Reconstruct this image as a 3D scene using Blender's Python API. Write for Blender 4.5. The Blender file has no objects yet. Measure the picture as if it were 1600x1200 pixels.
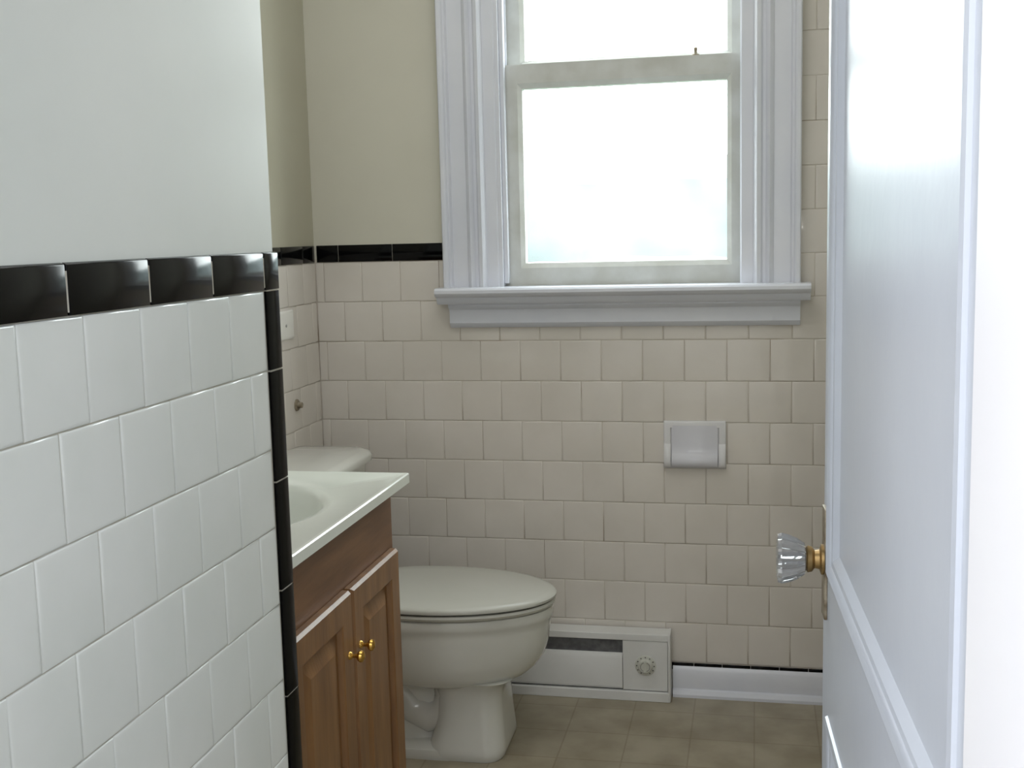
import bpy, bmesh, math, random
from mathutils import Vector, Matrix
random.seed(4)
sc=bpy.context.scene
sc.view_settings.view_transform='Standard'
sc.view_settings.look='None'
sc.view_settings.exposure=0
def lin(c):
    o=[]
    for v in c:
        v=v/255.0
        o.append(v/12.92 if v<=.04045 else ((v+.055)/1.055)**2.4)
    return (o[0],o[1],o[2],1)
# ---------------------------------------------------------------- materials
def mat(name,c,rough=.5,c2=None,scale=8,nscale=(1,1,1),bump=0,bscale=60,metal=0,coat=0,spec=.5,ramp=(.35,.65),detail=4,trans=0,ior=1.45):
    m=bpy.data.materials.new(name);m.use_nodes=True
    nt=m.node_tree;b=nt.nodes['Principled BSDF']
    b.inputs['Base Color'].default_value=lin(c);b.inputs['Roughness'].default_value=rough
    b.inputs['Metallic'].default_value=metal;b.inputs['Coat Weight'].default_value=coat
    b.inputs['Specular IOR Level'].default_value=spec
    b.inputs['Transmission Weight'].default_value=trans;b.inputs['IOR'].default_value=ior
    tc=nt.nodes.new('ShaderNodeNewGeometry');mp=nt.nodes.new('ShaderNodeMapping')
    mp.inputs['Scale'].default_value=nscale
    nt.links.new(tc.outputs['Position'],mp.inputs['Vector'])
    if c2:
        n=nt.nodes.new('ShaderNodeTexNoise');n.inputs['Scale'].default_value=scale;n.inputs['Detail'].default_value=detail
        r=nt.nodes.new('ShaderNodeValToRGB')
        r.color_ramp.elements[0].position=ramp[0];r.color_ramp.elements[1].position=ramp[1]
        r.color_ramp.elements[0].color=lin(c2);r.color_ramp.elements[1].color=lin(c)
        nt.links.new(mp.outputs[0],n.inputs['Vector']);nt.links.new(n.outputs['Fac'],r.inputs[0]);nt.links.new(r.outputs[0],b.inputs['Base Color'])
    if bump:
        n2=nt.nodes.new('ShaderNodeTexNoise');n2.inputs['Scale'].default_value=bscale
        bp=nt.nodes.new('ShaderNodeBump');bp.inputs['Strength'].default_value=bump;bp.inputs['Distance'].default_value=.003
        nt.links.new(mp.outputs[0],n2.inputs['Vector']);nt.links.new(n2.outputs['Fac'],bp.inputs['Height']);nt.links.new(bp.outputs[0],b.inputs['Normal'])
    return m
M_paintN=mat('paint_lit',(224,227,223),.35,(217,221,217),2.5,bump=.05,bscale=25)  # same wall paint, whitened and cooled for the hall light on it
M_paint=mat('paint_beige',(214,211,198),.5,(207,204,190),2,bump=.05,bscale=25)
M_paintA=mat('paint_alcove_shaded',(186,183,165),.5,(178,174,155),2,bump=.05,bscale=25)  # beige wall paint darkened to carry the shade of the alcove
M_tileN=mat('tile_lit',(228,231,229),.2,(222,226,223),7,bump=.03,bscale=30)  # near wall tile: cool light falling on it is put into the colour
M_tile=mat('tile_almond',(222,216,209),.09,(214,208,200),5,bump=.04,bscale=30)
M_groutN=mat('grout_light',(200,197,187),.9,(178,172,156),20)
M_grout=mat('grout_brown',(202,194,183),.9,(162,147,130),9,ramp=(.34,.5))
M_black=mat('tile_black',(9,9,11),.14,(6,6,7),9,bump=.05,bscale=25,spec=.2)
M_trim=mat('trim_white_gloss',(223,225,233),.22,(216,219,229),6,bump=.14,bscale=40)
M_sash=mat('sash_aged',(206,208,205),.5,(193,194,188),14,bump=.12,bscale=60)
M_door=mat('door_gloss_paint',(203,209,220),.3,(197,203,215),4,bump=.14,bscale=35)
M_jamb=mat('jamb_paint',(250,250,254),.4,(246,246,252),5)
M_ceil=mat('ceiling_paint',(230,230,227),.8,(224,224,220),4)
M_porc=mat('porcelain',(215,215,209),.12,(210,210,203),3,coat=.3)
M_seat=mat('seat_plastic',(200,200,193),.25,(195,195,187),3)
M_marble=mat('cultured_marble',(228,232,225),.14,(221,226,218),6,coat=.3)
M_cer=mat('ceramic_white',(226,225,227),.12,(220,219,221),5)
M_roll=mat('ceramic_cool_white',(220,220,226),.14,(214,214,222),5)
M_plate=mat('outlet_white',(234,233,228),.3,(230,228,222),5)
M_wood=mat('oak_stain',(144,105,66),.36,(114,80,50),9,nscale=(4,4,.5),bump=.1,bscale=40,ramp=(.3,.7))
M_woodD=mat('oak_rail_shaded',(134,96,66),.38,(110,77,52),9,nscale=(4,.5,4),bump=.1,bscale=40)  # crosswise grain; same oak, darker with the upper front's shade painted in
M_brass=mat('brass',(214,174,96),.22,(196,154,76),20,metal=1)
M_dullbrass=mat('dull_brass',(176,148,102),.4,(140,116,76),60,metal=.8)
M_oldbrass=mat('aged_brass',(170,160,142),.45,(110,96,76),60,metal=.4)
M_steel=mat('steel',(190,190,190),.3,(150,150,150),20,metal=1)
M_glassk=mat('knob_glass',(204,205,206),.05,(184,186,188),40,trans=.65,ior=1.5)
M_heat=mat('heater_enamel',(228,228,227),.35,(221,221,219),8)
M_dark=mat('dark_slot',(116,116,118),.6,(88,88,90),40)
M_dial=mat('dial_cream',(212,212,204),.4,(204,204,195),20)
M_mark=mat('dial_print',(92,90,86),.6,(80,78,74),20)
M_rust=mat('brown_stain',(110,92,66),.7,(84,66,44),60)
M_hall=mat('hall_paint',(230,231,231),.8,(224,225,225),3)
def floor_mat():
    m=mat('floor_vinyl',(170,161,141),.34,(148,138,117),9,detail=8)
    nt=m.node_tree;b=nt.nodes['Principled BSDF'];geo=[n for n in nt.nodes if n.type=='NEW_GEOMETRY'][0]
    r=[n for n in nt.nodes if n.type=='VALTORGB'][0]
    br=nt.nodes.new('ShaderNodeTexBrick');br.offset=0;br.inputs['Scale'].default_value=1
    br.inputs['Brick Width'].default_value=.155;br.inputs['Row Height'].default_value=.155;br.inputs['Mortar Size'].default_value=.002
    br.inputs['Color1'].default_value=(1,1,1,1);br.inputs['Color2'].default_value=(.90,.90,.90,1);br.inputs['Mortar'].default_value=(.76,.74,.70,1)
    nt.links.new(geo.outputs['Position'],br.inputs['Vector'])
    mx=nt.nodes.new('ShaderNodeMix');mx.data_type='RGBA';mx.blend_type='MULTIPLY';mx.inputs[0].default_value=1
    nt.links.new(r.outputs[0],mx.inputs[6]);nt.links.new(br.outputs['Color'],mx.inputs[7]);nt.links.new(mx.outputs[2],b.inputs['Base Color'])
    return m
M_floor=floor_mat()
def pane_mat(name,haze):
    m=bpy.data.materials.new(name);m.use_nodes=True;nt=m.node_tree
    for n in list(nt.nodes):
        if n.type!='OUTPUT_MATERIAL': nt.nodes.remove(n)
    o=[n for n in nt.nodes if n.type=='OUTPUT_MATERIAL'][0]
    t=nt.nodes.new('ShaderNodeBsdfTransparent');tl=nt.nodes.new('ShaderNodeBsdfTranslucent');g=nt.nodes.new('ShaderNodeBsdfGlossy')
    g.inputs['Roughness'].default_value=.05
    t.inputs[0].default_value=(.95,.98,.97,1);tl.inputs[0].default_value=(.93,.96,.96,1)
    a=nt.nodes.new('ShaderNodeMixShader');b=nt.nodes.new('ShaderNodeMixShader')
    nz=nt.nodes.new('ShaderNodeTexNoise');nz.inputs['Scale'].default_value=5
    mr=nt.nodes.new('ShaderNodeMapRange');mr.inputs['To Min'].default_value=haze*.3;mr.inputs['To Max'].default_value=haze*1.7
    ge=nt.nodes.new('ShaderNodeNewGeometry')
    nt.links.new(ge.outputs['Position'],nz.inputs['Vector']);nt.links.new(nz.outputs['Fac'],mr.inputs['Value']);nt.links.new(mr.outputs[0],a.inputs[0])
    b.inputs[0].default_value=.03
    nt.links.new(t.outputs[0],a.inputs[1]);nt.links.new(tl.outputs[0],a.inputs[2])
    nt.links.new(a.outputs[0],b.inputs[1]);nt.links.new(g.outputs[0],b.inputs[2]);nt.links.new(b.outputs[0],o.inputs[0])
    return m
M_pane=pane_mat('window_pane_hazy',.062)
# ---------------------------------------------------------------- mesh builder
ORI={}
class MB:
    def __init__(s): s.v=[];s.f=[];s.m=[]
    def add(s,vs,fs,m=0):
        o=len(s.v);s.v+= [tuple(v) for v in vs]
        for f in fs: s.f.append(tuple(i+o for i in f));s.m.append(m)
    def box(s,x0,x1,y0,y1,z0,z1,m=0,T=None):
        vs=[(x,y,z) for x in (x0,x1) for y in (y0,y1) for z in (z0,z1)]
        if T: vs=[T(*v) for v in vs]
        s.add(vs,[(0,1,3,2),(4,6,7,5),(0,4,5,1),(2,3,7,6),(0,2,6,4),(1,5,7,3)],m)
    def rings(s,rs,m=0,cap0=True,cap1=True,closed=True):
        n=len(rs[0]);vs=[p for r in rs for p in r];fs=[]
        for i in range(len(rs)-1):
            for j in range(n if closed else n-1):
                k=(j+1)%n;fs.append((i*n+j,i*n+k,(i+1)*n+k,(i+1)*n+j))
        if cap0: fs.append(tuple(range(n))[::-1])
        if cap1: fs.append(tuple(range((len(rs)-1)*n,len(rs)*n)))
        s.add(vs,fs,m)
    def frame(s,T,rect,prof,m=0,cap=True):
        u0,u1,v0,v1=rect
        rs=[[T(u0+i,v0+i,h),T(u1-i,v0+i,h),T(u1-i,v1-i,h),T(u0+i,v1-i,h)] for i,h in prof]
        s.rings(rs,m,False,cap)
    def tile(s,T,u0,u1,v0,v1,m,g=.0007,t=.0,edge=.004,th=.0035):
        u0+=g;u1-=g;v0+=g;v1-=g
        if u1-u0<.004 or v1-v0<.004: return
        a=random.uniform(-.0004,.0004);b=random.uniform(-.0004,.0004);c=random.uniform(-.0001,.0003)
        w=min(edge,(u1-u0)*.4,(v1-v0)*.4)
        prof=[(0,-th),(0,-.0016),(w*.12,-.0007),(w*.45,-.0002),(w,0)]
        def TT(u,v,h): 
            k=(u-(u0+u1)/2)/.05*a+(v-(v0+v1)/2)/.05*b+c
            return T(u,v,h+(k if h>-.003 else 0)+t)
        s.frame(TT,(u0,u1,v0,v1),prof,m)
    def obj(s,name,mats,origin=(0,0,0),parent=None,smooth=40,bevel=0,recalc=True):
        me=bpy.data.meshes.new(name)
        o=Vector(origin)
        me.from_pydata([tuple(Vector(v)-o) for v in s.v],[],s.f)
        for k in mats: me.materials.append(k)
        me.polygons.foreach_set('material_index',s.m);me.update()
        if recalc:
            bm=bmesh.new();bm.from_mesh(me);bmesh.ops.recalc_face_normals(bm,faces=bm.faces);bm.to_mesh(me);bm.free()
        if smooth:
            me.polygons.foreach_set('use_smooth',[True]*len(me.polygons))
            me.set_sharp_from_angle(angle=math.radians(smooth))
        ob=bpy.data.objects.new(name,me);sc.collection.objects.link(ob)
        ob.location=o
        if parent: ob.parent=parent;ob.location=o-ORI[parent.name]
        ORI[ob.name]=o
        if bevel:
            b=ob.modifiers.new('bevel','BEVEL');b.width=bevel;b.segments=2;b.limit_method='ANGLE'
        return ob
def empty(name,origin,**k):
    e=bpy.data.objects.new(name,None);e.empty_display_size=.1;sc.collection.objects.link(e);e.location=origin;ORI[e.name]=Vector(origin)
    for a,b in k.items(): e[a]=b
    return e
def tag(o,**k):
    for a,b in k.items(): o[a]=b
    return o
def circ(c,r,n,axis='z',ry=None):
    ry=ry or r;o=[]
    for i in range(n):
        t=2*math.pi*i/n;a=r*math.cos(t);b=ry*math.sin(t)
        o.append((c[0]+a,c[1]+b,c[2]) if axis=='z' else (c[0],c[1]+a,c[2]+b) if axis=='x' else (c[0]+a,c[1],c[2]+b))
    return o
def lathe(mb,c,prof,axis,sgn=1,n=32,m=0):
    rs=[]
    for d,r in prof:
        cc=list(c);cc[{'x':0,'y':1,'z':2}[axis]]+=d*sgn
        rs.append(circ(cc,max(r,.0003),n,axis))
    mb.rings(rs,m)
# ---------------------------------------------------------------- constants
T_=.1095; D=3.0704; XL=-1.190; XR=.285; XN=-.650; YN=1.530; YF=.615; R0=1.185; CH=2.42
X0=-1.0569; Y0=.9367
WX0,WX1,WZ0,WZ1=-.668,-.006,1.10,2.16
# ---------------------------------------------------------------- back wall
b=MB()
Yb=D+.0018;Yo=D+.16
b.box(XL-.12,WX0,Yb,Yo,0,1.195,1);b.box(XL-.12,WX0,Yb,Yo,1.195,CH,0)
b.box(WX0,WX1,Yb,Yo,0,WZ0,1);b.box(WX1,XR+.12,Yb,Yo,0,2.13,1);b.box(WX1,XR+.12,Yb,Yo,2.13,CH,0)
b.box(WX0,WX1,Yb,Yo,WZ1,CH,0)
TB=lambda u,v,h:(u,D-h,v)
for r in range(-9,11):
    z1=R0-T_*r;z0=z1-T_
    if r==10: z0=.0
    off=0 if r%2==0 else .5
    for k in range(-3,14):
        a=X0+T_*(k+off);c=a+T_
        a=max(a,XL);c=min(c,XR)
        if c-a<.004: continue
        segs=[(a,c,z0)]
        if r<0:
            if c<=WX1: continue
            segs=[(max(a,WX1),c,z0)]
        elif z1>WZ0 :
            segs=[]
            if a<WX0: segs.append((a,min(c,WX0),z0))
            if c>WX1: segs.append((max(a,WX1),c,z0))
            if z0<WZ0 and c>WX0 and a<WX1: segs.append((max(a,WX0),min(c,WX1),None))
        for p,q,zz in segs:
            if zz is None: b.tile(TB,p,q,z0,WZ0,2)
            else: b.tile(TB,p,q,zz,z1,2)
def bull(mb,T,u0,u1,v0,v1,m,g=.0009):
    u0+=g;u1-=g
    pr=[(v0+.0008,-.003),(v0+.0008,.0012),(v0+.0016,.0018),(v0+(v1-v0)*.5,.0019),(v1-.003,.0018),(v1-.0016,.0012),(v1-.0010,-.0002),(v1,-.003)]
    us=[u0,u0+.0006,u0+.0014,u1-.0014,u1-.0006,u1];sc_=[.4,.85,1,1,.85,.4]
    rs=[[T(u,v,h if h<0 else h*s) for v,h in pr] for u,s in zip(us,sc_)]
    mb.rings(rs,m)
xs=[XL+.005,-1.122,-.967,-.818]
for i in range(3): bull(b,TB,xs[i],xs[i+1],R0,R0+.047,3)
for i in range(8): b.tile(TB,-.235+i*.075,-.235+(i+1)*.075,.07,.0905,3,t=.006)
tag(b.obj('wall_back',[M_paint,M_grout,M_tile,M_black],smooth=50),kind='structure')
# ---------------------------------------------------------------- left alcove wall
b=MB()
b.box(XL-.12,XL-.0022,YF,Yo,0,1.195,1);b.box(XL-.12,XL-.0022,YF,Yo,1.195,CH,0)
TL=lambda u,v,h:(XL+h,u,v)
for r in range(0,11):
    z1=R0-T_*r;z0=max(z1-T_,0);off=.5 if r%2 else 0
    for k in range(0,16):
        a=1.50+T_*(k+off-.5);c=min(a+T_,D);a=max(a,YN)
        if c-a>.004:b.tile(TL,a,c,z0,z1,2)
yy=D-.005
for l in (.085,.15,.15,.15,.15,.15,.15,.15,.15,.12):
    bull(b,TL,max(yy-l,YN),yy,R0,R0+.047,3);yy-=l
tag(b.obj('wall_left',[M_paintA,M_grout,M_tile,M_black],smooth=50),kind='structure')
# ---------------------------------------------------------------- projecting wall section beside the doorway
b=MB()
b.box(XL,XN-.0035,YF,YN-.003,0,CH-.002,0)
b.box(XL+.01,XN-.0020,YF,YN-.003,0,R0+.044,1)
b.box(XN-.01,XN+.0008,YN-.039,YN-.002,.001,R0+.04,1);b.box(XN-.01,XN+.0012,YF+.001,YN-.039,R0+.004,R0+.044,1)
TN=lambda u,v,h:(XN+h,u,v)
for r in range(0,11):
    z1=R0-T_*r;z0=max(z1-T_,0);off=.5 if r%2 else 0
    for k in range(-5,6):
        a=Y0+T_*(k+off);c=min(a+T_,YN-.046);a=max(a,YF)
        if c-a>.004:b.tile(TN,a,c,z0,z1,2,edge=.006)
ys=[.712,.866,1.019,1.177,1.330,1.484]
for i in range(5): bull(b,TN,ys[i],ys[i+1],R0,R0+.052,3,g=.0013)
bull(b,TN,YF+.002,.712,R0,R0+.052,3,g=.0013)
bull(b,TN,1.484,YN+.004,R0,R0+.052,3,g=.0013)
zs=[1.185,1.075,.92,.765,.61,.455,.30,.145,0]
def corner(z0,z1):
    z0+=.0013;z1-=.0013
    pr=[(XN-.003,YN-.042),(XN+.001,YN-.042),(XN+.0020,YN-.0408),(XN+.0021,YN-.003),(XN+.0016,YN+.0005),(XN-.0005,YN+.002),(XN-.006,YN+.003),(XN-.03,YN+.003),(XN-.03,YN-.02)]
    b.rings([[(x,y,z) for x,y in pr] for z in (z0,z1)],3)
for i in range(8): corner(zs[i+1],zs[i])
tag(b.obj('wall_partition',[M_paintN,M_groutN,M_tileN,M_black],smooth=50),kind='structure')
# ---------------------------------------------------------------- right wall, front wall, floor, ceiling
b=MB();b.box(XR,XR+.12,YF-.11,Yo,0,CH);tag(b.obj('wall_right',[M_paint]),kind='structure')
DX0,DX1,DZ=-.64,.118,2.06
b=MB();b.box(XL-.12,DX0,YF-.11,YF,0,CH);b.box(DX1+.02,XR+.12,YF-.11,YF-.0005,0,CH);b.box(DX0,DX1+.02,YF-.11,YF,DZ,CH)
tag(b.obj('wall_front',[M_hall]),kind='structure')
b=MB();b.box(-1.6,1.3,-1.8,Yo,-.08,0);tag(b.obj('floor',[M_floor]),kind='structure')
b=MB();b.box(-1.6,1.3,-1.8,Yo,CH,CH+.08);tag(b.obj('ceiling',[M_ceil]),kind='structure')
b=MB();b.box(-1.72,-1.6,-1.8,YF-.11,0,CH);b.box(1.3,1.42,-1.8,YF-.11,0,CH);b.box(-1.72,1.42,-1.92,-1.8,0,CH)
b.box(-1.72,XL-.12,YF-.11,YF,0,CH);b.box(XR+.12,1.42,YF-.11,YF,0,CH)
tag(b.obj('wall_hall',[M_hall]),kind='structure')
b=MB()
b.box(DX1-.010,DX1+.02,YF-.14,YF+.010,0,DZ)
b.box(DX1+.005,DX1+.11,YF-.14,YF-.11,0,DZ+.09)
b.box(DX0-.02,DX0,YF-.14,YF+.012,0,DZ);b.box(DX0-.09,DX0-.005,YF-.14,YF-.11,0,DZ+.09)
b.box(DX0,DX1,YF-.14,YF+.010,DZ-.02,DZ);b.box(DX0-.09,DX1+.11,YF-.142,YF-.11,DZ,DZ+.09)
tag(b.obj('trim_1',[M_jamb],bevel=.003),kind='structure')
# ---------------------------------------------------------------- baseboard
b=MB()
pr=[(0,0),(.026,0),(.026,.008),(.02,.018),(.013,.021),(.013,.070),(.009,.077),(.007,.082),(0,.082)]
b.rings([[(x,D-d,z) for d,z in pr] for x in (-.216,XR)],0)
tag(b.obj('baseboard_back',[M_trim],smooth=30),kind='structure')
# ---------------------------------------------------------------- window
WC=(-.345,D,1.1)
W=empty('window_1',WC,kind='structure')
prof=[(0,-.002),(0,.036),(.003,.040),(.010,.040),(.014,.037),(.017,.030),(.022,.030),(.026,.021),(.066,.021),(.070,.028),(.077,.034),(.083,.028),(.087,.020),(.094,.020),(.099,.028),(.108,.032),(.114,.026),(.118,.016),(.146,.015),(.150,.011),(.150,-.002)]
CA,CB=-.816,.112
def casing(mb,xo,sg,z0,z1):
    mb.rings([[(xo+sg*u,D-h,z) for u,h in prof] for z in (z0,z1)],0)
b=MB();casing(b,CA,1,1.108,2.14);casing(b,CB,-1,1.108,2.14)
b.rings([[(x,D-h,2.29-u) for u,h in prof] for x in (CA,CB)],0)
b.obj('casing',[M_trim],WC,W,smooth=25)
b=MB()
b.box(WX0,WX0+.012,D-.012,D+.14,1.10,WZ1);b.box(WX1-.012,WX1,D-.012,D+.14,1.10,WZ1);b.box(WX0,WX1,D,D+.14,WZ1-.012,WZ1)
b.box(WX0+.012,WX0+.024,D-.004,D+.018,1.12,WZ1-.012);b.box(WX1-.024,WX1-.012,D-.004,D+.018,1.12,WZ1-.012)
b.box(WX0+.012,WX0+.020,D+.056,D+.068,1.12,WZ1-.012);b.box(WX1-.020,WX1-.012,D+.056,D+.068,1.12,WZ1-.012)
b.obj('jamb',[M_trim],WC,W,bevel=.002)
b=MB()
pr=[(.16,0),(-.0,0),(-.0,-.022),(-.044,-.022),(-.052,-.016),(-.056,-.004),(-.070,.001),(-.075,.008),(-.075,.016),(-.070,.021),(-.064,.022),(.16,.022)]
b.rings([[(x,D+d,1.090+z) for d,z in pr] for x in (WX0,WX1)],0)
pr2=[p if p[0]<.1 else (0,p[1]) for p in pr]
b.rings([[(x,D+d,1.090+z) for d,z in pr2] for x in (-.832,WX0)],0);b.rings([[(x,D+d,1.090+z) for d,z in pr2] for x in (WX1,.136)],0)
b.obj('stool',[M_trim],WC,W,smooth=35)
b=MB()
pr=[(0,1.069),(.034,1.069),(.034,1.063),(.029,1.057),(.022,1.052),(.020,1.046),(.020,1.016),(.015,1.008),(.008,1.003),(0,1.003)]
b.rings([[(x,D-d,z) for d,z in pr] for x in (-.806,.112)],0)
b.obj('apron',[M_trim],WC,W,smooth=30)
def sash(name,x0,x1,z0,z1,y0,y1,sw,rb,rt):
    b=MB()
    xi0,xi1,zi0,zi1=x0+sw,x1-sw,z0+rb,z1-rt
    rs=[]
    for (i,y) in [(0,y1),(0,y0),(1-.22,y0),(1,y0+.008),(1,y1)]:
        rs.append([(x0+(xi0-x0)*i,y,z0+(zi0-z0)*i),(x1+(xi1-x1)*i,y,z0+(zi0-z0)*i),(x1+(xi1-x1)*i,y,z1+(zi1-z1)*i),(x0+(xi0-x0)*i,y,z1+(zi1-z1)*i)])
    rs.append(rs[0]);b.rings(rs,0,False,False)
    s=b.obj(name,[M_sash],((x0+x1)/2,y0,z0),W,smooth=20)
    p=MB();p.box(xi0-.003,xi1+.003,y0+.016,y0+.019,zi0-.003,zi1+.003)
    p.obj('pane',[M_pane],((x0+x1)/2,y0,z0),s,smooth=0)
    return s
lo=sash('lower_sash',WX0+.0125,WX1-.0125,1.112,1.690,D+.019,D+.055,.053,.060,.062)
up=sash('upper_sash',WX0+.0125,WX1-.0125,1.670,2.146,D+.069,D+.105,.053,.036,.05)
b=MB();lathe(b,(-.150,D+.03,1.6905),[(0,.009),(.003,.009),(.004,.004),(.012,.004),(.014,.005),(.019,.005),(.021,.002)],'z')
b.obj('sash_lock',[M_oldbrass],(-.150,D+.03,1.6905),W)
for x,s in ((WX0+.0125,1),(WX1-.0125,-1)):
    b=MB();b.box(min(x,x+s*.003),max(x,x+s*.003),D+.022,D+.044,1.76,1.80);b.obj('sash_pulley',[M_rust],(x,D+.03,1.78),W,bevel=.001)
# ---------------------------------------------------------------- door leaf
hx,hy=.113,.632; lx,ly=.077,1.335
dv=Vector((lx-hx,ly-hy,0));DL=dv.length;dv.normalize();nv=Vector((-dv.y,dv.x,0))
if nv.x>0: nv=-nv
def TD(u,v,h): 
    p=Vector((hx,hy,0))+dv*u+nv*h;return (p.x,p.y,v)
Dr=empty('door_1',(hx,hy,.01),kind='structure')
b=MB();th=-.035
rails=[(.012,.22),(.715,.875),(1.90,2.03)]
st0,st1=.030,.052
TDB=lambda x,y,z:TD(x,z,y)
b.box(0,st0,th,0,.012,2.03,0,TDB);b.box(DL-st1,DL,th,0,.012,2.03,0,TDB)
for a,c in rails: b.box(st0,DL-st1,th,0,a,c,0,TDB)
for a,c in ((.22,.715),(.875,1.90)):
    b.frame(TD,(st0,DL-st1,a,c),[(0,0),(.001,.003),(.006,.0045),(.011,.003),(.015,-.0005),(.021,-.001),(.026,-.004),(.030,-.007),(.06,-.007)],0)
    b.box(st0,DL-st1,-.030,-.014,a,c,0,TDB)
b.obj('door_leaf',[M_door],(hx,hy,.01),Dr,smooth=25)
kz=.886;ku=DL-.027
kc=TD(ku,kz,0)
b=MB();b.box(ku-.012,ku+.016,0,.0035,.82,.945,0,TDB);b.obj('escutcheon',[M_oldbrass],kc,Dr,bevel=.0008)
b=MB();lathe(b,kc,[(.003,.017),(.006,.017),(.008,.011),(.013,.010),(.016,.014),(.0205,.015),(.023,.012)],'x',-1)
b.obj('knob_shank',[M_dullbrass],kc,Dr)
b=MB()
rs=[]
NF=12
for d,r,fl in [(.0225,.013,.05),(.024,.018,.12),(.032,.0235,.20),(.042,.0275,.22),(.049,.0290,.20),(.053,.0275,.14),(.0545,.020,.04),(.055,.010,.01),(.0552,.002,0)]:
    ring=[]
    for i in range(NF*4):
        t=2*math.pi*i/(NF*4);rr_=r*(1-fl*(0,.35,1,.35)[i%4])
        ring.append((kc[0]-d,kc[1]+rr_*math.cos(t),kc[2]+rr_*math.sin(t)))
    rs.append(ring)
b.rings(rs);k=b.obj('door_knob',[M_glassk],kc,Dr,smooth=12);k['label']='fluted clear glass door knob'
b=MB();b.box(DL,DL+.0015,-.03,-.005,.80,.97,0,TDB);b.obj('latch_plate',[M_oldbrass],TD(DL,.88,0),Dr)
# ---------------------------------------------------------------- vanity cabinet
VX=-.682;VY0,VY1=YN+.006,2.098;VT=.779
V=empty('vanity_cabinet',((XL+VX)/2,(VY0+VY1)/2,0),label='oak-stained two-door bathroom vanity cabinet with raised-panel doors beside toilet',category='cabinet')
vo=tuple(ORI['vanity_cabinet'])
b=MB()
b.box(XL+.003,VX-.018,VY0,VY0+.016,.0,VT-.0005,0);b.box(XL+.003,VX-.018,VY1-.016,VY1,.0,VT-.0005,0)
b.box(XL+.003,VX-.018,VY0+.016,VY1-.016,.09,.106,0);b.box(VX-.075,VX-.06,VY0+.016,VY1-.016,0,.09,1)
b.box(XL+.003,XL+.009,VY0+.016,VY1-.016,.106,VT-.0005,0)
b.box(VX-.018,VX,VY0,VY1,.655,VT-.0005,1);b.box(VX-.018,VX,VY0,VY1,.09,.125,0)
b.box(VX-.018,VX,VY0,VY0+.03,.125,.655,0);b.box(VX-.018,VX,VY1-.035,VY1,.125,.655,0);b.box(VX-.018,VX,1.80,1.83,.125,.655,0)
b.obj('body',[M_wood,M_woodD],vo,V,bevel=.0015)
TV=lambda u,v,h:(VX+h,u,v)
for a,c,kd in ((VY0+.004,1.811,1.790),(1.819,VY1-.020,1.845)):
    b=MB()
    b.frame(TV,(a,c,.108,.664),[(0,.001),(0,.012),(.004,.018),(.046,.018),(.049,.016),(.052,.008),(.056,.007),(.062,.008),(.082,.0155),(.085,.0155)],0)
    d=b.obj('door',[M_wood],(VX,(a+c)/2,.108),V,smooth=20)
    b=MB();lathe(b,(VX+.018,kd,.558),[(0,.007),(.003,.006),(.005,.0035),(.012,.0035),(.015,.008),(.019,.0105),(.023,.0095),(.026,.004)],'x')
    kn=b.obj('knob',[M_brass],(VX+.018,kd,.558),d);kn['label']='small round polished brass knob'
# ---------------------------------------------------------------- countertop with integral sink
b=MB()
cx0,cx1,cy0,cy1,cz=XL+.003,-.652,YN+.005,2.125,.80
bc=(-.91,1.82);rx,ry=.19,.20
N=24
def rectpt(i,ins):
    x0,x1,y0,y1=cx0+ins,cx1-ins,cy0+ins,cy1-ins
    s=i//N;t=(i%N)/N
    return [(x0+(x1-x0)*t,y0),(x1,y0+(y1-y0)*t),(x1-(x1-x0)*t,y1),(x0,y1-(y1-y0)*t)][s]
def rr(ins,z): return [(*rectpt(i,ins),z) for i in range(4*N)]
angs=[]
for i in range(4*N):
    x,y=rectpt(i,.02);angs.append(math.atan2((y-bc[1])/ry,(x-bc[0])/rx))
def el(s,z): return [(bc[0]+rx*s*math.cos(a),bc[1]+ry*s*math.sin(a),z) for a in angs]
rs=[rr(.02,cz-.020),rr(.002,cz-.020),rr(0,cz-.018),rr(0,cz-.001),rr(.002,cz+.001),rr(.009,cz+.001),rr(.014,cz-.002),el(1.06,cz-.002),el(1.0,cz-.004),el(.96,cz-.012),el(.9,cz-.035),el(.8,cz-.07),el(.62,cz-.10),el(.4,cz-.118),el(.12,cz-.124)]
b.rings(rs,0,False,True)
ct=b.obj('sink_countertop',[M_marble],((cx0+cx1)/2,(cy0+cy1)/2,cz-.020),None,smooth=40)
tag(ct,label='white cultured-marble vanity top with integral oval sink on wooden cabinet',category='countertop')
# ---------------------------------------------------------------- toilet
TY=2.685;SX=.012
To=empty('toilet',(-.80,TY,0),label='off-white porcelain two-piece toilet with closed lid beside the vanity',category='toilet')
to=(-.80,TY,0)
def egg(xb,xf,w,z,n=64,p=2.6,c=.42):
    xb+=SX;xf+=SX
    cx=xb+(xf-xb)*c;o=[]
    for i in range(n):
        t=2*math.pi*i/n;ct_,st=math.cos(t),math.sin(t)
        if ct_>=0: x=cx+(xf-cx)*ct_;y=w*st
        else:
            e=2/p;x=cx-(cx-xb)*abs(ct_)**e;y=w*math.copysign(abs(st)**e,st)
        o.append((x,TY+y,z))
    return o
def rrect(x0,x1,y0,y1,r,z,n=8,rb=None):
    rb=r if rb is None else rb
    o=[]
    for cx,cy,a0,q in ((x1-r,y1-r,0,r),(x0+rb,y1-rb,90,rb),(x0+rb,y0+rb,180,rb),(x1-r,y0+r,270,r)):
        for i in range(n+1):
            a=math.radians(a0+90*i/n);o.append((cx+q*math.cos(a),cy+q*math.sin(a),z))
    return o
b=MB()
RC=lambda xb,xf,w,r,z:rrect(xb+SX,xf+SX,TY-w,TY+w,r,z)
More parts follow.
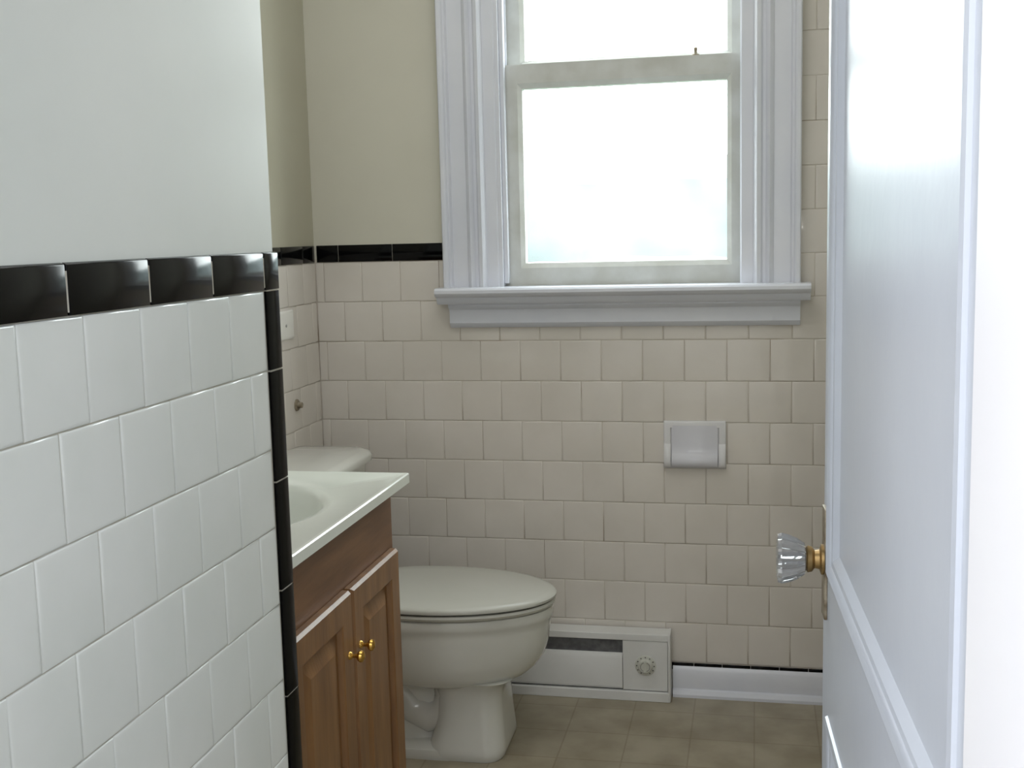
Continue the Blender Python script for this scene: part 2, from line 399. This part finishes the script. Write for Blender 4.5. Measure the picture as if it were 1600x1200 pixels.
b.rings([RC(-.790,-.605,.106,.045,0),RC(-.790,-.600,.110,.048,.008),RC(-.790,-.598,.111,.048,.022),RC(-.784,-.599,.109,.048,.036),RC(-.774,-.602,.104,.048,.07),RC(-.768,-.605,.100,.048,.11),RC(-.764,-.607,.098,.048,.15),RC(-.768,-.603,.102,.048,.172),RC(-.79,-.592,.110,.055,.186),RC(-.82,-.575,.122,.06,.200)])
b.rings([RC(-1.03,-.70,.108,.04,0),RC(-1.03,-.70,.110,.04,.010),RC(-1.03,-.70,.108,.04,.024),RC(-1.02,-.70,.085,.04,.034)])
b.rings([egg(-.84,-.614,.070,.170),egg(-.90,-.582,.115,.183),egg(-.95,-.552,.140,.198),egg(-1.0,-.529,.156,.218),egg(-1.05,-.511,.166,.244),egg(-1.08,-.500,.173,.278),egg(-1.08,-.494,.176,.32),egg(-1.08,-.493,.176,.334),egg(-1.08,-.488,.179,.339),egg(-1.08,-.487,.180,.352),egg(-1.08,-.490,.178,.362),egg(-1.075,-.50,.170,.366)])
b.rings([egg(-1.06,-.72,.076,z,p=3) for z in (.02,.10,.20,.30)])
for s in (-1,1):
    path=[(-1.0,.31),(-.945,.265),(-.895,.205),(-.865,.15),(-.835,.105),(-.79,.085),(-.75,.10),(-.735,.14),(-.74,.20)]
    rs=[]
    for i,(x,z) in enumerate(path):
        a=path[max(i-1,0)];c=path[min(i+1,len(path)-1)];d=Vector((c[0]-a[0],0,c[1]-a[1])).normalized();nn=Vector((-d.z,0,d.x))
        R_=.042
        rs.append([tuple(Vector((x+SX,TY+s*.040,z))+nn*R_*math.cos(t)+Vector((0,R_*math.sin(t),0))) for t in [2*math.pi*j/24 for j in range(24)]])
    b.rings(rs)
    lathe(b,(-.88,TY+s*.092,.025),[(0,.014),(.010,.013),(.018,.008),(.020,.002)],'z')
b.obj('bowl',[M_porc],to,To,smooth=50)
b=MB();b.rings([egg(-.985,-.490,.174,.3665),egg(-.99,-.484,.179,.370),egg(-.99,-.482,.181,.375),egg(-.988,-.486,.178,.380)]);b.obj('seat',[M_seat],to,To,smooth=50)
b=MB();b.rings([egg(-.99,-.490,.174,.3830),egg(-.995,-.480,.182,.386),egg(-.995,-.479,.183,.392),egg(-.993,-.484,.180,.397),egg(-.985,-.50,.167,.400),egg(-.96,-.55,.125,.402),egg(-.88,-.65,.06,.403)]);
for s in (-1,1): lathe(b,(-1.0+SX,TY+s*.07,.367),[(0,.018),(.03,.018),(.04,.014),(.042,.004)],'z')
b.obj('lid',[M_seat],to,To,smooth=50)
TX=XL+.004
b=MB();b.rings([rrect(TX+.01,-1.02,TY-.19,TY+.19,.05,.34),rrect(TX+.005,-1.01,TY-.205,TY+.205,.05,.37),rrect(TX,-.995,TY-.22,TY+.22,.05,.67)])
b.box(TX+.02,-1.0,TY-.12,TY+.12,.25,.345)
b.obj('tank',[M_porc],to,To,smooth=50)
TL0=XL+.0012
b=MB();b.rings([rrect(TL0,-.99,TY-.225,TY+.225,.06,.671,rb=.02),rrect(TL0,-.978,TY-.235,TY+.235,.07,.676,rb=.02),rrect(TL0,-.976,TY-.236,TY+.236,.07,.690,rb=.02),rrect(TL0,-.981,TY-.231,TY+.231,.07,.699,rb=.02),rrect(TL0,-.998,TY-.21,TY+.21,.06,.705,rb=.02),rrect(TL0,-1.06,TY-.14,TY+.14,.04,.708,rb=.02)])
b.obj('tank_lid',[M_porc],to,To,smooth=50)
# ---------------------------------------------------------------- baseboard heater
HX0,HX1=-1.10,-.222
Hh=empty('baseboard_heater',((HX0+HX1)/2,D-.03,0),label='white enamel electric baseboard heater with thermostat dial under the window',category='heater')
ho=tuple(ORI['baseboard_heater']);hb=D-.0045
b=MB()
b.box(HX0,HX1,D-.012,hb,.012,.182,0)
b.box(HX0,HX1,D-.062,hb,.166,.184,0)
b.box(HX0,HX1,D-.055,D-.012,.012,.020,0)
b.box(HX0,HX1,D-.068,D-.052,.0,.026,0)
b.box(HX0,HX0+.01,D-.062,hb,.0,.184,0);b.box(HX1-.003,HX1+.003,D-.066,hb,.0,.186,0)
b.obj('housing',[M_heat],ho,Hh,bevel=.0015)
b=MB();b.box(HX0+.01,-.347,D-.050,D-.03,.02,.165,0)
b.obj('heating_element',[M_dark],ho,Hh,smooth=0)
b=MB()
pr=[(-.058,.030),(-.062,.036),(-.062,.114),(-.057,.126),(-.052,.128),(-.052,.030)]
b.rings([[(x,D+d,z) for d,z in pr] for x in (HX0+.01,-.347)])
b.obj('front_panel',[M_heat],ho,Hh,smooth=30)
b=MB();b.box(-.346,HX1-.004,D-.0605,hb-.01,.028,.1655);b.obj('control_box',[M_heat],ho,Hh,bevel=.0015)
b=MB();dc=(-.285,D-.0605,.098)
lathe(b,dc,[(0,.028),(.002,.028),(.003,.026),(.0035,.020),(.010,.018),(.012,.016),(.0125,.001)],'y',-1,40)
b.box(dc[0]-.003,dc[0]+.003,dc[1]-.016,dc[1]-.011,dc[2]-.013,dc[2]+.013,0)
dl=b.obj('thermostat_dial',[M_dial],dc,Hh,smooth=40);dl['label']='round cream thermostat dial'
b=MB()
for i in range(11):
    t=math.radians(-60+i*30)
    x,z=dc[0]+.0232*math.cos(t),dc[2]+.0232*math.sin(t);b.box(x-.0015,x+.0015,dc[1]-.0042,dc[1]-.0025,z-.0015,z+.0015)
for i in range(20):
    t0=math.radians(i*18);t1=math.radians(i*18+14)
    if i in(4,5,14,15): continue
    b.add([(dc[0]+r*math.cos(t),dc[1]-.0127,dc[2]+r*math.sin(t)) for r,t in ((.0115,t0),(.013,t0),(.013,t1),(.0115,t1))],[(0,1,2,3)])
b.obj('dial_mark',[M_mark],dc,dl,smooth=0)
# ---------------------------------------------------------------- toilet paper holder
PX0,PX1,PZ0,PZ1=-.236,-.074,.625,.752
P=empty('toilet_paper_holder',((PX0+PX1)/2,D,.69),label='glazed white ceramic toilet paper holder set into the wall tiles',category='paper holder')
po=tuple(ORI['toilet_paper_holder'])
b=MB()
b.frame(TB,(PX0,PX1,PZ0,PZ1),[(0,.0006),(0,.005),(.002,.008),(.006,.009),(.017,.009),(.019,.006),(.020,.005)],0)
for x0,x1 in ((PX0+.001,PX0+.019),(PX1-.019,PX1-.001)):
    pr=[(0.005,PZ1-.055),(.012,PZ1-.065),(.016,PZ0+.050),(.020,PZ0+.035),(.021,PZ0+.018),(.018,PZ0+.008),(.012,PZ0+.003),(.005,PZ0+.003)]
    b.rings([[(x,D-(d if i in(1,2) else d*.9),z) for d,z in pr] for i,x in enumerate((x0,x0+.003,x1-.003,x1))])
b.obj('holder_body',[M_cer],po,P,smooth=45)
b=MB();pr=[(.006,PZ1-.010),(.009,PZ1-.012),(.0105,PZ0+.062),(.012,PZ0+.050),(.016,PZ0+.040),(.022,PZ0+.032),(.025,PZ0+.022),(.023,PZ0+.012),(.017,PZ0+.005),(.006,PZ0+.004)]
b.rings([[(x,D-(d if i in(1,2) else d*.9),z) for d,z in pr] for i,x in enumerate((PX0+.021,PX0+.024,PX1-.024,PX1-.021))])
b.obj('front_panel',[M_roll],po,P,smooth=50)
# ---------------------------------------------------------------- outlet plate, wall stub
b=MB();TLL=lambda u,v,h:(XL+h,u,v)
O=empty('outlet_plate',(XL,2.83,1.03),label='white plastic cover plate on the tiled wall above vanity',category='wall plate')
b.frame(TLL,(2.775,2.885,.993,1.068),[(0,.0005),(0,.003),(.004,.006),(.008,.0065)],0);b.obj('cover',[M_plate],(XL,2.83,1.03),O,smooth=50)
b=MB();lathe(b,(XL+.0065,2.83,1.03),[(0,.004),(.001,.004),(.0015,.002)],'x',1,16);b.obj('screw',[M_steel],(XL+.0065,2.83,1.03),O)
b=MB();lathe(b,(XL+.0006,2.888,.815),[(0,.016),(.004,.015),(.006,.008),(.016,.0075),(.017,.002)],'x',1,24)
tag(b.obj('pipe_stub',[M_oldbrass],(XL,2.888,.815)),label='small tarnished brass pipe stub on tiled wall over toilet',category='pipe')
# ---------------------------------------------------------------- exterior
b=MB();b.box(-25,25,3.4,40,-.35,-.30);tag(b.obj('ground',[mat('lawn',(76,90,68),.9,(62,78,54),3)]),kind='structure')
def hedge(name,x0,x1,y0,y1,z1,m,lab):
    b=MB();nx=60;prf=[(y0,-.3),(y0-.1,z1*.4),(y0,z1*.85),((y0+y1)/2,z1),(y1,z1*.85),(y1,-.3)]
    rs=[]
    for i in range(nx+1):
        x=x0+(x1-x0)*i/nx
        rs.append([(x,y+random.uniform(-.12,.12),z+(random.uniform(-.04,.04) if z>0 else 0)) for y,z in prf])
    b.rings(rs);o=b.obj(name,[m],((x0+x1)/2,(y0+y1)/2,-.3),smooth=60)
    tag(o,label=lab,category='hedge')
hedge('hedge',-14,8,10,11.2,1.0,mat('hedge_leaf',(50,68,50),.9,(38,54,38),6),'low clipped green hedge across the lawn outside')
hedge('shrub_row',-14,8,14,16,2.15,mat('shrub_leaf',(94,104,105),.9,(64,78,79),1.2),'taller pale green shrub row behind the hedge outside')
# ---------------------------------------------------------------- lights
w=bpy.data.worlds.new('sky');sc.world=w;w.use_nodes=True
bg=w.node_tree.nodes['Background'];bg.inputs[0].default_value=(.95,.98,1,1);bg.inputs[1].default_value=11.5
def area(name,loc,rot,sx,sy,e,col,portal=False):
    l=bpy.data.lights.new(name,'AREA');l.shape='RECTANGLE';l.size=sx;l.size_y=sy;l.energy=e;l.color=col
    if portal: l.cycles.is_portal=True
    o=bpy.data.objects.new(name,l);o.location=loc;o.rotation_euler=rot;sc.collection.objects.link(o)
area('window_portal',((WX0+WX1)/2,D+.15,(WZ0+WZ1)/2),(math.radians(-90),0,0),.70,1.1,1,(1,1,1),True)
area('hall_area_light',(-.1,-.9,2.36),(0,0,0),1.4,1.1,23,(.95,.98,1))  # unseen area light for the light from the hall, set at ceiling height
area('hall_side_fill',(-1.55,-.5,1.45),(0,math.radians(-90),0),1.4,.9,34,(.95,.96,1))  # added side fill to brighten the door jamb; the hall wall has no window
area('bath_fill',(-.45,2.0,2.39),(0,0,0),.9,1.2,8.5,(1,.99,.98))  # added overhead fill that lifts the ambient level in the bathroom
area('camera_flash',(.05,-.02,1.33),(math.radians(85),0,math.radians(12)),.03,.02,.8,(1,1,1))
# ---------------------------------------------------------------- camera
f,ya,pi,ro=1828.5,.2065,.1290,-.0248
F=Vector((-math.sin(ya)*math.cos(pi),math.cos(ya)*math.cos(pi),-math.sin(pi)))
Rr=Vector((math.cos(ya),math.sin(ya),0));Uu=Rr.cross(F)
R=Rr*math.cos(ro)+Uu*math.sin(ro);U=-Rr*math.sin(ro)+Uu*math.cos(ro)
cd=bpy.data.cameras.new('camera');co=bpy.data.objects.new('camera',cd);sc.collection.objects.link(co);sc.camera=co
cd.sensor_width=36;cd.lens=f/1600*36;cd.clip_start=.02
m=Matrix((( R.x,U.x,-F.x,0),(R.y,U.y,-F.y,0),(R.z,U.z,-F.z,1.2554),(0,0,0,1)));co.matrix_world=m
